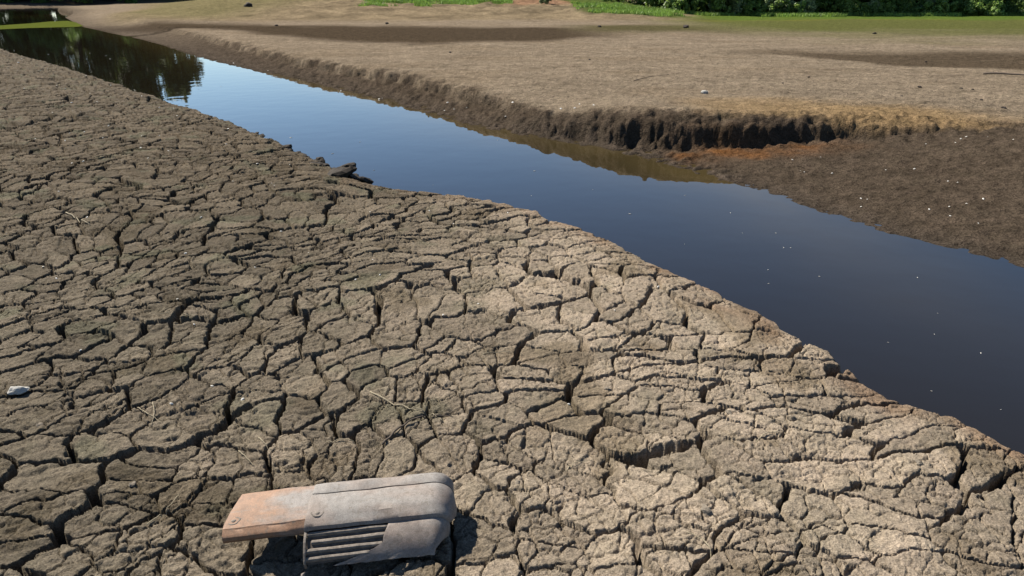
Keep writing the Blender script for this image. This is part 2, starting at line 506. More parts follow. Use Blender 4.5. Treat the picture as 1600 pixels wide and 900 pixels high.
def far_height(x, y, full=True):
    x = np.asarray(x, float); y = np.asarray(y, float)
    dS, _ = shore_line(x, y)
    r = np.hypot(x, y)
    sc = np.clip(r / 12, 1, 8)
    dS = dS + 0.03 * sc * fbm(x * 1.4 / sc, y * 1.4 / sc, 3, 131)
    dB = y - 122 - 0.10 * (x + 62) + 3 * noise(x * 0.08, y * 0.08, 132)
    dB = np.where(x < -45, dB, dB - 2 * (x + 45))
    cl, ct = cliff_line(x, y)
    cl = cl + 0.10 * fbm(x * 1.5, y * 1.5, 2, 133) + 0.035 * fbm(x * 4.5, y * 4.5, 4, 135, 0.7)
    w = np.interp(ct, _ct, _cw); g = np.interp(ct, _ct, _cg)
    zf = WATER_Z + 0.09 * np.clip(dS, -8, 3) + 0.34 * sstep(4.4, 7.6, x) * sstep(14, 7, y) * sstep(0.2, 2.5, dS)
    zf = np.where(dS < 0, WATER_Z + 0.35 * dS, zf)
    zu = 0.02 + 0.035 * fbm(x * 0.35, y * 0.35, 2, 137) - g * np.exp(-np.clip(cl, 0, None) / 1.6)
    zu = zu + 0.15 * np.exp(-np.clip(cl, 0, None) / 1.1) * sstep(0.6, 1.8, x) * sstep(6.6, 4.8, x)
    hillm = sstep(40, 62, y + 2.5 * noise(x * 0.1, y * 0.1, 139)) * sstep(15, 5, x + (y - 50) * -0.15) * sstep(-34, -17, x + (y - 55) * 0.36)
    hillm = hillm + 0.35 * sstep(70, 115, y) * sstep(-40, -20, x + (y - 55) * 0.4) * sstep(20, 9, x)
    zu = zu + 0.95 * hillm
    zu = zu + 1.2 * sstep(90, 400, y)
    s = np.clip(cl / w, 0, 1)
    S1 = s * s * (3 - 2 * s)
    S2 = 0.46 * sstep(0.0, 0.28, s) + 0.54 * (1 - (1 - np.clip(s * 1.1 - 0.1, 0, 1)) ** 1.7)
    S1 = 0.35 * sstep(0.0, 0.6, s) + 0.50 * sstep(0.58, 0.70, s) + 0.15 * sstep(0.7, 1.0, s)
    right = sstep(-0.4, 0.6, x)
    S = lerp(S1, S2, right)
    z = zf + (zu - zf) * S
    z = np.where(dS < 0, np.minimum(z, zf), z)
    zB = WATER_Z + np.where(dB > 0, 0.10 * np.clip(dB, 0, 12), 0.3 * dB)
    z = np.maximum(z, zB)
    z = np.maximum(z, -1.2)
    # roughness: lumpy in the wet strip and on the cliff, fine on the plain
    lump = sstep(1.15, 0.6, s) * sstep(-0.3, 0.15, dS) * sstep(45, 20, r)
    flat_ = sstep(2.2, 3.0, x) * sstep(0.0, -0.3, cl)
    amp = lump * lerp(0.8, 0.24, flat_)
    rid = 1 - np.abs(noise(x * 5, y * 5, 141)) * 1.6
    z = z + amp * (0.050 * fbm(x * 4.5, y * 4.5, 3, 143) + 0.032 * noise(x * 11, y * 11, 145) + 0.016 * rid - 0.012)
    # gullies cut into the cliff
    face = sstep(0.0, 0.15, s) * sstep(1.0, 0.55, s) * sstep(30, 20, r)
    z = z - face * 0.03 * np.clip(noise(x * 5.5, y * 1.6, 147) + 0.5 * noise(x * 13, y * 5, 148) + 0.1, 0, 1)
    z = z + sstep(0.5, 1.3, s) * (0.014 * fbm(x * 3.2, y * 3.2, 3, 149) + 0.010 * noise(x * 8, y * 8, 151)) * sstep(-0.1, 0.3, dS)
    z = z + np.clip(hillm, 0, 1) * 0.16 * fbm(x * 0.8, y * 0.8, 4, 155)
    yg = np.interp(x, [-20.5, -18.5, -16, -12, -8], [35.2, 37.6, 38.0, 37.2, 37.0]) + 0.25 * noise(x * 0.6, y * 0, 157)
    z = z - 0.22 * np.exp(-((y - yg) / 0.42) ** 2) * sstep(-21.5, -19.5, x) * sstep(-8.5, -13, x)
    # small scarps of dried clods behind the cliff top on the right
    sc2 = sstep(3.2, 4.5, x) * sstep(14, 11, y) * sstep(0.7, 1.1, s)
    z = z + sc2 * 0.035 * np.clip(fbm(x * 2.6, y * 4.0, 3, 153), 0, 1)
    if not full: return z
    tan_ = np.stack([np.full(x.shape, v_) for v_ in (0.325, 0.262, 0.192)], -1)
    c = tan_ * (1 + 0.16 * fbm(x * 0.5, y * 0.9, 3, 161))[..., None]
    c = lerp(c, np.array((0.30, 0.235, 0.165)), sstep(0.1, 0.6, fbm(x * 0.3, y * 0.6, 2, 163))[..., None] * 0.6)
    straw = sstep(0.25, 0.6, s) * sstep(2.2, 1.0, cl) * sstep(2.2, 4.2, x) * sstep(8.0, 6.2, x) * sstep(14, 12, y)
    c = lerp(c, np.array((0.37, 0.265, 0.155)), (straw * 0.85)[..., None])
    # dark damp mud lying in the hollows of the plain
    yl = np.interp(x, [-40, -13, -7.8, -3.2, 1.2, 3], [52, 34, 27.2, 24.4, 26.2, 28.5]) + 0.6 * fbm(x * 0.4, y * 0.4, 2, 165)
    yh = np.interp(x, [-40, -26, -13, 1, 8, 12], [54, 45, 38.5, 36, 33, 31]) + 0.6 * fbm(x * 0.4, y * 0.4, 2, 166)
    p1 = sstep(yl - 1.0, yl + 1.5, y) * sstep(yh + 3.5, yh - 1.0, y) * sstep(6, 2, x)
    yl2 = np.interp(x, [7.5, 9.2, 11.3, 18], [20, 16.8, 15.8, 14.6]) + 0.3 * fbm(x * 0.8, y * 0.8, 2, 167)
    yh2 = np.interp(x, [7.5, 14, 25], [20.8, 20.0, 19.5]) + 0.4 * fbm(x * 0.6, y * 0.6, 2, 168)
    p2 = sstep(yl2 - 0.4, yl2 + 0.7, y) * sstep(yh2 + 2.4, yh2 - 0.6, y) * sstep(5, 9, x)
    c = lerp(c, np.array((0.098, 0.074, 0.050)), (np.maximum(p1, p2 * 0.85))[..., None])
    shade_tongue = sstep(29, 36, y + 1.5 * fbm(x * 0.25, y * 0.4, 2, 169)) * sstep(42, 38, y) * sstep(14, 8, x) * sstep(1.5, 5, x)  # shadow tongue at the hill's right end, painted into the colour as dark olive
    c = lerp(c, np.array((0.11, 0.10, 0.045)), (shade_tongue * 0.9)[..., None])
    # green field on the right
    fld = sstep(22, 38, y + 3 * fbm(x * 0.15, y * 0.3, 3, 171)) * sstep(6, 14, x + 0.1 * (y - 40))
    c = lerp(c, np.array((0.135, 0.150, 0.045)), (fld * 0.95)[..., None])
    yel = sstep(44, 50, y + 2 * fbm(x * 0.1, y * 0.4, 2, 173)) * sstep(5, 12, x)
    c = lerp(c, np.array((0.26, 0.24, 0.05)), (yel * 0.7 * sstep(-0.2, 0.5, noise(x * 0.12, y * 0.5, 175)))[..., None])
    gr = sstep(46, 51, y + 4.0 * fbm(x * 0.11, y * 0.3, 3, 177)) * sstep(8, 16, x)
    c = lerp(c, np.array((0.12, 0.19, 0.035)), (gr * 0.9)[..., None])
    # hill
    hl = np.clip(hillm, 0, 1)
    c = lerp(c, np.array((0.30, 0.235, 0.150)) * (1 + 0.38 * fbm(x * 0.35, y * 0.35, 4, 179, 0.7))[..., None], (sstep(0.02, 0.15, hl) * 0.9)[..., None])
    ho = sstep(-14, -22, x) * sstep(0.02, 0.3, hl)
    c = lerp(c, np.array((0.22, 0.20, 0.095)), (ho * 0.7)[..., None])
    hr = sstep(-1.5, 0.5, x) * sstep(6.5, 4.5, x) * sstep(54, 58, y)
    c = lerp(c, np.array((0.36, 0.20, 0.125)), (hr * 0.7)[..., None])
    hg = sstep(57, 60, y + 3.5 * fbm(x * 0.4, y * 0.2, 3, 181)) * sstep(-13, -10, x) * sstep(0.5, -1.5, x)
    hg = np.maximum(hg, sstep(48, 51, y) * sstep(4.0, 5.5, x) * sstep(13, 11, x))
    c = lerp(c, np.array((0.095, 0.15, 0.03)), (hg * 0.9)[..., None])
    # far bank under the trees
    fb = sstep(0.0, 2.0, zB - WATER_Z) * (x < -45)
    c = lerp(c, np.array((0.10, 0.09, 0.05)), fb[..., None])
    # wet strip
    wet = sstep(1.0, 0.45, s + 0.25 * fbm(x * 2.2, y * 2.2, 3, 183)) * sstep(60, 25, r)
    c = lerp(c, np.array((0.106, 0.082, 0.061)), (wet * 0.97)[..., None])
    grey = sstep(0.7, 0.0, dS / np.clip(r / 14, 0.7, 4))
    c = lerp(c, np.array((0.125, 0.102, 0.082)), (grey * 0.6)[..., None])
    sg = sstep(0.05, 0.3, s) * sstep(1.5, 0.9, s) * sstep(3.9, 4.6, x) * sstep(6.8, 5.9, x) * sstep(11, 10, y)
    sg = np.maximum(sg, sstep(0.5, 0.75, s) * sstep(1.6, 1.0, s) * sstep(2.2, 3.2, x) * sstep(6, 4, x) * sstep(12, 11, y) * 0.7)
    c = lerp(c, np.array((0.36, 0.25, 0.135)), (sg * 0.85)[..., None])
    org = np.exp(-((cl + 0.30 + 0.1 * noise(x * 2, y * 2, 185)) / 0.28) ** 2) * sstep(1.9, 2.4, x) * sstep(4.9, 3.2, x)
    c = lerp(c, np.array((0.26, 0.115, 0.040)), np.clip(org * (0.75 + 0.5 * fbm(x * 3, y * 3, 2, 187)), 0, 1)[..., None] * 0.85)
    sub = sstep(WATER_Z + 0.03, WATER_Z - 0.02, z)
    c = lerp(c, c * 0.55, sub[..., None])
    return z, c, dS, s

fx, fy, fr, fu = fan_grid(5.6, 420, 0.00245, 42, -0.92, 1.0, 0.0021)
fxs, fys = fx.ravel(), fy.ravel()
dS0, _ = shore_line(fxs, fys)
kv = (dS0 > -1.6 - 0.03 * np.hypot(fxs, fys)) | ((fys > 105) & (fxs < -40))
FF = grid_faces(fr, fu); FF = FF[kv[FF].all(1)]
used, inv = np.unique(FF, return_inverse=True); FF = inv.reshape(FF.shape)
fxs, fys = fxs[used], fys[used]
FZ = np.empty(len(fxs)); FC = np.empty((len(fxs), 3))
for s in range(0, len(fxs), 150000):
    e = s + 150000
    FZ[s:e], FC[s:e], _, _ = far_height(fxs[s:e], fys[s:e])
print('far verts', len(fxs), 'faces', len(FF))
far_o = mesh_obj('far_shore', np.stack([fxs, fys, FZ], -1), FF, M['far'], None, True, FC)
tag(far_o, kind='structure')

# plain land out to the horizon
hm = flat_material('distant_land_material', (0.10, 0.12, 0.05), var=0.3, scale=0.05)
def ring(z, r0, r1, n=72):
    v = []; f = []
    for i in range(n):
        an = 2 * math.pi * i / n
        v += [(r0 * math.cos(an), r0 * math.sin(an), z), (r1 * math.cos(an), r1 * math.sin(an), z)]
    for i in range(n):
        j = (i + 1) % n
        f.append((2 * i, 2 * i + 1, 2 * j + 1, 2 * j))
    return v, f
v, f = ring(-0.9, 395, 2600)
tag(mesh_obj('distant_land', v, f, hm), kind='structure')

# water
gxs = np.concatenate([[-420, -300, -200, -120, -80], np.arange(-50, -12, 1.0), np.arange(-12, 8, 0.2), [8, 12, 18, 30]])
gys = np.concatenate([[-30, -15, -5], np.arange(0, 26, 0.2), np.arange(26, 60, 1.0), [60, 80, 120, 180, 300]])
wx_, wy_ = np.meshgrid(gxs, gys, indexing='ij')
iw = np.arange(wx_.size).reshape(wx_.shape)
water = mesh_obj('river_water', np.stack([wx_.ravel(), wy_.ravel(), np.full(wx_.size, WATER_Z)], -1),
                 np.stack([iw[:-1, :-1], iw[1:, :-1], iw[1:, 1:], iw[:-1, 1:]], -1).reshape(-1, 4), M['water'], None, False)
wd, _ = shore_line(wx_.ravel(), wy_.ravel())
silt = np.exp(-np.clip(-wd - 0.2, 0, None) / 0.75) * (1 + 0.35 * fbm(wx_.ravel() * 0.8, wy_.ravel() * 0.8, 2, 191)) * sstep(4.2, 2.4, wx_.ravel())
wc = lerp(np.array((0.0065, 0.0052, 0.0034)), np.array((0.030, 0.0225, 0.0095)), np.clip(silt, 0, 1.2)[:, None])
w4 = np.ones((len(wc), 4), np.float32); w4[:, :3] = wc
water.data.attributes.new('silt', 'FLOAT_COLOR', 'POINT').data.foreach_set('color', w4.ravel())
tag(water, kind='structure')

# ------------------------------------------------------------------ small algae mat on the far water
alg = [(-36, 44.3), (-31.1, 44.4), (-30.5, 46.0), (-28.4, 47.8), (-28.9, 49.5), (-31.5, 53.5), (-35.5, 58.5), (-36, 57), (-35.2, 53.5), (-35.0, 50), (-36.5, 46.3)]
M['algae'] = flat_material('algae_material', (0.095, 0.115, 0.022), rough=1.0, var=0.25, scale=3, spec=0.0)
n = len(alg)
v = [(x, y, WATER_Z + 0.012) for x, y in alg] + [(x, y, WATER_Z - 0.03) for x, y in alg]
f = [tuple(range(n))] + [(i, i + n, (i + 1) % n + n, (i + 1) % n) for i in range(n)]
tag(mesh_obj('algae_mat', v, f, M['algae'], None, False), 'lime green algae mat floating on the far water', 'algae', kind='stuff')
#@@REST

# ------------------------------------------------------------------ broken car bumper
def bumper_material(name, base, second, sx, off, grad=None):
    base = tuple(v_ * 0.36 for v_ in base); second = tuple(v_ * 0.36 for v_ in second)
    t = NT(name)
    tc = t.n('ShaderNodeTexCoord').outputs['Object']
    mp = t.n('ShaderNodeMapping'); mp.inputs['Scale'].default_value = (1, 2.2, 2.2); mp.inputs['Location'].default_value = (off, off, 0)
    t.l(tc, mp.inputs['Vector'])
    big = t.noise(sx, 4, 0.6, mp.outputs['Vector'])
    fac = big
    if grad:
        sp = t.n('ShaderNodeSeparateXYZ'); t.l(tc, sp.inputs[0])
        mr = t.n('ShaderNodeMapRange'); mr.inputs['From Min'].default_value = 0.03; mr.inputs['From Max'].default_value = grad
        mr.inputs['To Min'].default_value = -0.24; mr.inputs['To Max'].default_value = 0.06
        t.l(sp.outputs[0], mr.inputs['Value'])
        ad = t.n('ShaderNodeMath', operation='ADD'); t.l(big, ad.inputs[0]); t.l(mr.outputs[0], ad.inputs[1]); fac = ad.outputs[0]
    c = t.mix(base, second, t.ramp(fac, [(0.42, 0.0), (0.60, 1.0)]))
    mid = t.noise(38, 4, 0.7, tc)
    c = t.mix(c, t.ramp(mid, [(0.3, (0.70, 0.68, 0.66)), (0.55, (1.0, 1.0, 1.0)), (0.75, (1.18, 1.16, 1.13))]), 1.0, 'MULTIPLY')
    st = t.n('ShaderNodeMapping'); st.inputs['Scale'].default_value = (6, 90, 90); t.l(tc, st.inputs['Vector'])
    scr = t.noise(1.0, 3, 0.6, st.outputs['Vector'])
    c = t.mix(c, (0.13, 0.115, 0.10), t.ramp(scr, [(0.60, 0.0), (0.70, 0.55)]))
    fine = t.noise(260, 3, 0.7, tc)
    c = t.mix(c, t.ramp(fine, [(0.3, 0.7), (0.7, 1.2)]), 1.0, 'MULTIPLY')
    mud_ = t.noise(55, 5, 0.75, tc)
    c = t.mix(c, (0.085, 0.068, 0.050), t.ramp(mud_, [(0.56, 0.0), (0.66, 0.75)]))
    t.l(c, t.b.inputs['Base Color'])
    t.b.inputs['Roughness'].default_value = 0.7
    t.b.inputs['Specular IOR Level'].default_value = 0.4
    t.l(t.bump(fine, 0.35, 0.001, t.bump(mid, 0.3, 0.003)), t.b.inputs['Normal'])
    return t.m
M['bump_grey'] = bumper_material('weathered_grey_plastic', (0.42, 0.385, 0.35), (0.41, 0.325, 0.27), 4.0, 0.3)
M['bump_rust'] = bumper_material('rust_stained_plastic', (0.47, 0.255, 0.14), (0.42, 0.375, 0.34), 4.2, 1.72, 0.22)
M['bump_dark'] = flat_material('muddy_grille_plastic', (0.15, 0.125, 0.105), rough=0.85, var=0.5, scale=60)
M['bump_slat'] = flat_material('muddy_slat_plastic', (0.27, 0.235, 0.20), rough=0.8, var=0.45, scale=70)

bumper = bpy.data.objects.new('car_bumper', None); C.objects.link(bumper)
tag(bumper, 'broken grey and rust-stained plastic car bumper corner with slatted grille lying on cracked mud', 'car bumper')
L0, RR, TH = 0.655, 0.062, R(100)
def bpath(s):
    if s <= L0: return s, 0.0, 0.0
    if s <= L0 + RR * TH:
        a_ = (s - L0) / RR
        return L0 + RR * math.sin(a_), -RR * (1 - math.cos(a_)), a_
    k = s - L0 - RR * TH
    return L0 + RR * math.sin(TH) + k * math.cos(TH), -RR * (1 - math.cos(TH)) - k * math.sin(TH), TH
def bmap(s, y, n_):
    x, z, a_ = bpath(s)
    n_ = n_ + 0.0022 * math.sin(s * 17 + y * 30) * math.sin(y * 41 + s * 6 + 1) + 0.0012 * math.sin(s * 47 + y * 71)
    sag = -0.010 * (max(0.0, 0.45 - s) / 0.45) ** 2
    if y < 0: y, n_ = y * 0.68, -0.012 + (n_ + 0.012) * 0.60
    return (x + n_ * math.sin(a_), y, z + n_ * math.cos(a_) + sag)
def shell(name, srange, prof, mat, s_at=None, s_end=None, ns=40, thick=0.004, jag=0.0, parent=None):
    v = []; f = []; npf = len(prof)
    for i in range(ns + 1):
        for j, (y, n_) in enumerate(prof):
            a0 = s_at(y) if s_at else srange[0]; a1 = s_end(y) if s_end else srange[1]
            s = a0 + (a1 - a0) * i / ns
            jj = 0
            if jag and j == npf - 1: jj = jag * math.sin(s * 70) * math.sin(s * 23 + 1) + jag * 0.6 * math.sin(s * 151)
            v.append(bmap(s, y + jj, n_))
    for i in range(ns):
        for j in range(npf - 1):
            q = i * npf + j
            f.append((q, q + npf, q + npf + 1, q + 1))
    o = mesh_obj(name, v, f, mat, parent or bumper, True)
    so = o.modifiers.new('thickness', 'SOLIDIFY'); so.thickness = thick; so.offset = -1
    bv = o.modifiers.new('edge', 'BEVEL'); bv.width = 0.0012; bv.segments = 2; bv.limit_method = 'ANGLE'; bv.angle_limit = R(50)
    me = o.data
    me.shade_smooth()
    es = o.modifiers.new('split', 'EDGE_SPLIT'); es.split_angle = R(28)
    return o
W = 0.165
bar_prof = [(W + 0.004, -0.060), (W + 0.003, -0.020), (W - 0.002, -0.006), (W - 0.012, 0.0), (0.124, 0.002), (0.1232, -0.010), (0.1150, -0.010), (0.114, 0.003),
            (0.09, 0.006), (0.06, 0.0065), (0.034, 0.005), (0.030, 0.0030), (0.014, 0.0010), (0.006, -0.003), (0.0, -0.012)]
end_prof = [(W, -0.045), (W - 0.001, -0.016), (W - 0.006, -0.005), (W - 0.02, -0.001), (0.09, 0.0035), (0.045, 0.0025), (0.030, 0.0015), (0.026, -0.0015), (0.012, -0.004), (0.006, -0.008), (0.002, -0.016), (0.003, -0.026)]
seam = lambda y: 0.262 + 0.10 * max(0, min(y, W))
def bar_end(y): return 0.835 - 0.10 * (1 - max(0.0, min(1.0, y / W)))
bar_o = shell('bumper_bar', (0.262, 0.78), bar_prof, M['bump_grey'], seam, bar_end, 60)
end_o = shell('end_panel', (0.0, 0.262), end_prof, M['bump_rust'], lambda y: 0.012 + 0.26 * max(0, y - 0.045) + 0.10 * max(0, 0.02 - y), lambda y: seam(y) + 0.012, 24)
def sk_left(y): return 0.522 - 0.02 * min(1, -y / 0.07) - 0.16 * max(0.0, (-y - 0.085) / 0.055) ** 1.3
def sk_right(y): return 0.805 - 0.9 * max(0.0, -y) + 0.0
skirt_prof = [(-0.0015, -0.0135), (-0.02, -0.017), (-0.04, -0.024), (-0.06, -0.034), (-0.08, -0.047), (-0.10, -0.063), (-0.117, -0.080), (-0.130, -0.096), (-0.138, -0.104)]
shell('skirt', (0.48, 0.74), skirt_prof, M['bump_grey'], sk_left, sk_right, 44, 0.0035, 0.003)
gp = [(0.010, -0.028), (-0.002, -0.030), (-0.03, -0.042), (-0.06, -0.056), (-0.09, -0.074), (-0.122, -0.098)]
grille_o = shell('grille_panel', (0.27, 0.52), gp, M['bump_dark'], None, None, 30, 0.004)
for k, y0 in enumerate((-0.014, -0.047, -0.080, -0.108)):
    n0 = float(np.interp(-y0, [-p[0] for p in gp], [p[1] for p in gp])) + 0.004
    s0, s1 = (0.272, 0.285, 0.262, 0.266)[k], (0.518, 0.510, 0.500, 0.46)[k]
    pr = [(y0 + 0.007, n0 - 0.004), (y0 + 0.006, n0 + 0.011), (y0 + 0.003, n0 + 0.014), (y0 - 0.004, n0 + 0.0125), (y0 - 0.007, n0 + 0.008), (y0 - 0.0075, n0 - 0.008)]
    shell('slat', (s0, s1), pr, M['bump_slat'], None, None, 16, 0.002, 0.0, grille_o)
# side plate of the grille, broken tab, clips
shell('side_plate', (0.262, 0.270), [(0.0, -0.014), (-0.05, -0.030), (-0.10, -0.060), (-0.122, -0.085), (-0.124, -0.12)], M['bump_slat'], None, None, 2, 0.004)
tabv = []; tabf = []
for i in range(9):
    u_ = i / 8
    c0 = Vector((0.262 - 0.035 * u_ ** 1.6, -0.105 - 0.045 * u_, -0.070 - 0.055 * u_))
    for w_ in (-0.006, 0.006):
        tabv.append(c0 + Vector((w_ * (1 - 0.5 * u_), 0, w_ * 0.6)))
for i in range(8): tabf.append((2 * i, 2 * i + 1, 2 * i + 3, 2 * i + 2))
o = mesh_obj('broken_tab', tabv, tabf, M['bump_grey'], bumper)
so = o.modifiers.new('thickness', 'SOLIDIFY'); so.thickness = 0.003
def clip(s, y, n_, parent):
    v = []; f = []
    prof = [(0.0, 0.004), (0.004, 0.0035), (0.005, 0.001), (0.0075, 0.001), (0.009, 0.003), (0.0115, 0.0025), (0.0125, -0.001)]
    nn_ = 14
    for (r_, h_) in prof:
        for i in range(nn_):
            an = 2 * math.pi * i / nn_
            v.append(bmap(s + r_ * math.cos(an) * 1.5 * (1.25 + 0.2 * math.sin(3 * an)), y + 1.2 * r_ * math.sin(an), n_ + h_))
    for k in range(len(prof) - 1):
        for i in range(nn_):
            j = (i + 1) % nn_
            f.append((k * nn_ + i, (k + 1) * nn_ + i, (k + 1) * nn_ + j, k * nn_ + j))
    mesh_obj('clip', v, f, M['bump_slat'], parent)
clip(0.300, 0.045, 0.0075, bar_o); clip(0.040, 0.055, 0.0045, end_o)
rot = Matrix.Rotation(R(5.5), 4, 'Z') @ Matrix.Rotation(R(-2.8), 4, 'Y') @ Matrix.Rotation(R(13), 4, 'X')
bumper.matrix_world = Matrix.Translation((-0.90, 1.605, 0.082)) @ rot

# ------------------------------------------------------------------ stones, clods, shells, stalks
import bmesh
def lump_mesh(name, mat, seed, sub=2, rough=0.35, flat=0.6, crumb=0.0):
    bm = bmesh.new(); bmesh.ops.create_icosphere(bm, subdivisions=sub, radius=1.0)
    rs = random.Random(seed)
    ph = [(rs.uniform(-2, 2), rs.uniform(-2, 2), rs.uniform(-2, 2), rs.uniform(0, 6.28), rs.uniform(0.3, 1)) for _ in range(9)]
    cuts = [(Vector((rs.gauss(0, 1), rs.gauss(0, 1), rs.gauss(0, 1))).normalized(), rs.uniform(0.6, 0.85)) for _ in range(7)]
    for v in bm.verts:
        p = v.co.copy()
        k = 1 + rough * 0.35 * sum(w * math.sin(1.9 * (a_ * p.x + b_ * p.y + c_ * p.z) + d_) for a_, b_, c_, d_, w in ph) / 2
        p *= k
        for nrm, dd in cuts:
            ex = p.dot(nrm) - dd
            if ex > 0: p -= nrm * ex * 0.85
        p *= 1 + rs.uniform(-1, 1) * crumb
        p.z *= flat
        v.co = p
    me = bpy.data.meshes.new(name); bm.to_mesh(me); bm.free()
    me.materials.append(mat)
    return me
def place(name, me, x, y, z, s, rz=0, rx=0, ry=0):
    o = bpy.data.objects.new(name, me); C.objects.link(o)
    o.location = (x, y, z); o.scale = (s, s, s) if not isinstance(s, tuple) else s
    o.rotation_euler = (rx, ry, rz)
    return o
def zn(x, y): return float(near_height(np.array([x]), np.array([y]), False)[0])
def zfar(x, y): return float(far_height(np.array([x]), np.array([y]), False)[0])

M['clod_dark'] = flat_material('wet_clod_material', (0.050, 0.040, 0.030), 0.8, 0.5, 25)
M['clod_dry'] = flat_material('dry_clod_material', (0.27, 0.23, 0.18), 0.95, 0.35, 60)
M['stone_pale'] = flat_material('pale_stone_material', (0.55, 0.53, 0.48), 0.8, 0.25, 20)
M['stone_dark'] = flat_material('dark_stone_material', (0.055, 0.045, 0.038), 0.85, 0.4, 6)
M['shell'] = flat_material('shell_material', (0.74, 0.72, 0.66), 0.45, 0.2, 60, alb=0.55)
M['straw'] = flat_material('dry_stalk_material', (0.42, 0.36, 0.25), 0.8, 0.3, 40)
M['wood'] = flat_material('grey_wood_material', (0.13, 0.105, 0.085), 0.85, 0.35, 12)

clods = [lump_mesh('clod', M['clod_dark'], 20 + k, 3, 1.2, 0.55, 0.10) for k in range(4)]
rs = random.Random(3)
cp = np.array([(-4.44, 10.32), (-3.68, 9.47), (-2.95, 8.57), (-2.71, 8.29), (-2.3, 7.70), (-1.97, 7.22), (-1.66, 6.76)])
for k in range(44):
    t_ = (k + rs.uniform(0, 0.8)) / 44 * (len(cp) - 1); i = int(t_); fr_ = t_ - i
    p = cp[i] * (1 - fr_) + cp[min(i + 1, len(cp) - 1)] * fr_
    x, y = p[0] + rs.uniform(-0.03, 0.12), p[1] + rs.uniform(-0.03, 0.12)
    s = rs.uniform(0.03, 0.085) * (0.75 + 0.5 * t_ / 6) * (1.7 if t_ > 5.3 else 1.0)
    o = place('mud_clod', clods[k % 4], x, y, max(zn(x, y), -0.2) + s * 0.15, s, rs.uniform(0, 6.3), rs.uniform(-.3, .3), rs.uniform(-.3, .3))
    tag(o, 'dark wet mud clod on the lip of the cracked bank above the river', 'mud clod', 'dark clods along the lip of the near bank')

dry = [lump_mesh('crumb', M['clod_dry'], 40 + k, 3, 1.0, 0.55, 0.07) for k in range(4)]
for k, (x, y, s) in enumerate([(0.68, 1.86, .020), (0.65, 1.80, .026), (0.60, 1.78, .016), (1.18, 1.93, .03), (1.13, 1.90, .018), (1.52, 2.08, .02), (-0.05, 2.22, .017),
                               (0.02, 1.98, .015), (-1.35, 1.95, .018), (-1.15, 2.4, .016), (0.42, 2.6, .018), (0.9, 2.4, .02), (-1.9, 2.3, .02), (0.25, 1.72, .018)]):
    tag(place('mud_crumb', dry[k % 4], x, y, zn(x, y) + s * 0.2, s * 0.7, k * 1.7, 0.2, 0.1),
        'small dry grey mud crumb fallen loose on the cracked plates', 'mud crumb', 'loose crumbs on the cracked mud')

me = lump_mesh('pale_stone', M['stone_pale'], 61, 3, 1.2, 0.6, 0.08)
tag(place('pale_stone', me, -2.13, 2.54, zn(-2.13, 2.54) + 0.015, (0.036, 0.026, 0.032), 0.4), 'fist-sized white stone sitting beside a wide crack in the near mud', 'stone')
me = lump_mesh('pale_stone', M['stone_pale'], 65, 2, 0.5, 0.7)
tag(place('pale_stone', me, 3.35, 12.21, zfar(3.35, 12.21) + 0.02, 0.065, 1.0), 'small cream stone lying on the dry plain above the dark cliff', 'stone')
me = lump_mesh('dark_boulder', M['stone_dark'], 66, 3, 0.6, 0.75)
tag(place('dark_boulder', me, -20.0, 56, zfar(-20, 56) + 0.12, (0.30, 0.24, 0.33), 0.3), 'black boulder standing alone on the sandy slope beyond the river', 'boulder')
me = [lump_mesh('plain_stone', M['stone_dark'], 70 + k, 2, 0.5, 0.6) for k in range(3)]
fs = [(7.55, 13.08, .07), (8.15, 12.81, .06), (8.25, 12.63, .045), (7.35, 10.43, .075), (7.65, 11.43, .045), (15.4, 30.9, .16), (4.5, 37.5, .2), (8.78, 36.8, .3),
      (6.1, 14.6, .05), (9.4, 12.2, .05), (6.6, 11.9, .04), (-12.5, 38.8, .16), (-7.0, 41, .2), (5.2, 13.6, .04), (10.4, 18.0, .06), (2.0, 18.5, .06), (-1.8, 21.0, .08)]
for k, (x, y, s) in enumerate(fs):
    tag(place('plain_stone', me[k % 3], x, y, zfar(x, y) + s * 0.15, s * 0.6, k * 2.1), 'small dark stone scattered on the dried plain beyond the river', 'stone', 'dark stones on the far plain')

def shell_mesh():
    v = []; f = []; nn_ = 8; k = 4
    for i in range(k + 1):
        rr_ = i / k
        for j in range(nn_):
            an = 2 * math.pi * j / nn_
            v.append((rr_ * math.cos(an) * (1 + 0.15 * math.cos(an)), 0.62 * rr_ * math.sin(an), 0.42 * (1 - rr_ ** 2)))
    for i in range(k):
        for j in range(nn_):
            j2 = (j + 1) % nn_
            f.append((i * nn_ + j, (i + 1) * nn_ + j, (i + 1) * nn_ + j2, i * nn_ + j2))
    o = mesh_obj('tmp', v, f, M['shell']); me_ = o.data; bpy.data.objects.remove(o)
    return me_
shm = shell_mesh(); shm.name = 'mussel_shell'
flat_pts = [(3.39, 7.91), (3.42, 7.87), (3.71, 7.79), (3.5, 6.61), (4.58, 7.67), (3.66, 6.82), (4.46, 6.48), (4.69, 6.59), (4.04, 6.37), (4.14, 6.19), (4.28, 5.99), (5.15, 8.51), (5.53, 8.45), (5.63, 8.51), (5.9, 8.07), (6.06, 8.07)]
for k in range(16): flat_pts.append((rs.uniform(3.4, 7.0), rs.uniform(5.9, 8.9)))
for k, (x, y) in enumerate(flat_pts):
    if float(shore_line(np.array([x]), np.array([y]))[0][0]) < 0.25: continue
    s = rs.uniform(0.006, 0.016) * (1.7 if k in (7, 6) else 1)
    tag(place('mussel_shell', shm, x, y, zfar(x, y) + 0.004, s, rs.uniform(0, 6.3), rs.uniform(-.4, .4), rs.uniform(-.4, .4)),
        'tiny white mussel shell on the brown mud flat under the cliff', 'shell', 'shells on the mud flat')
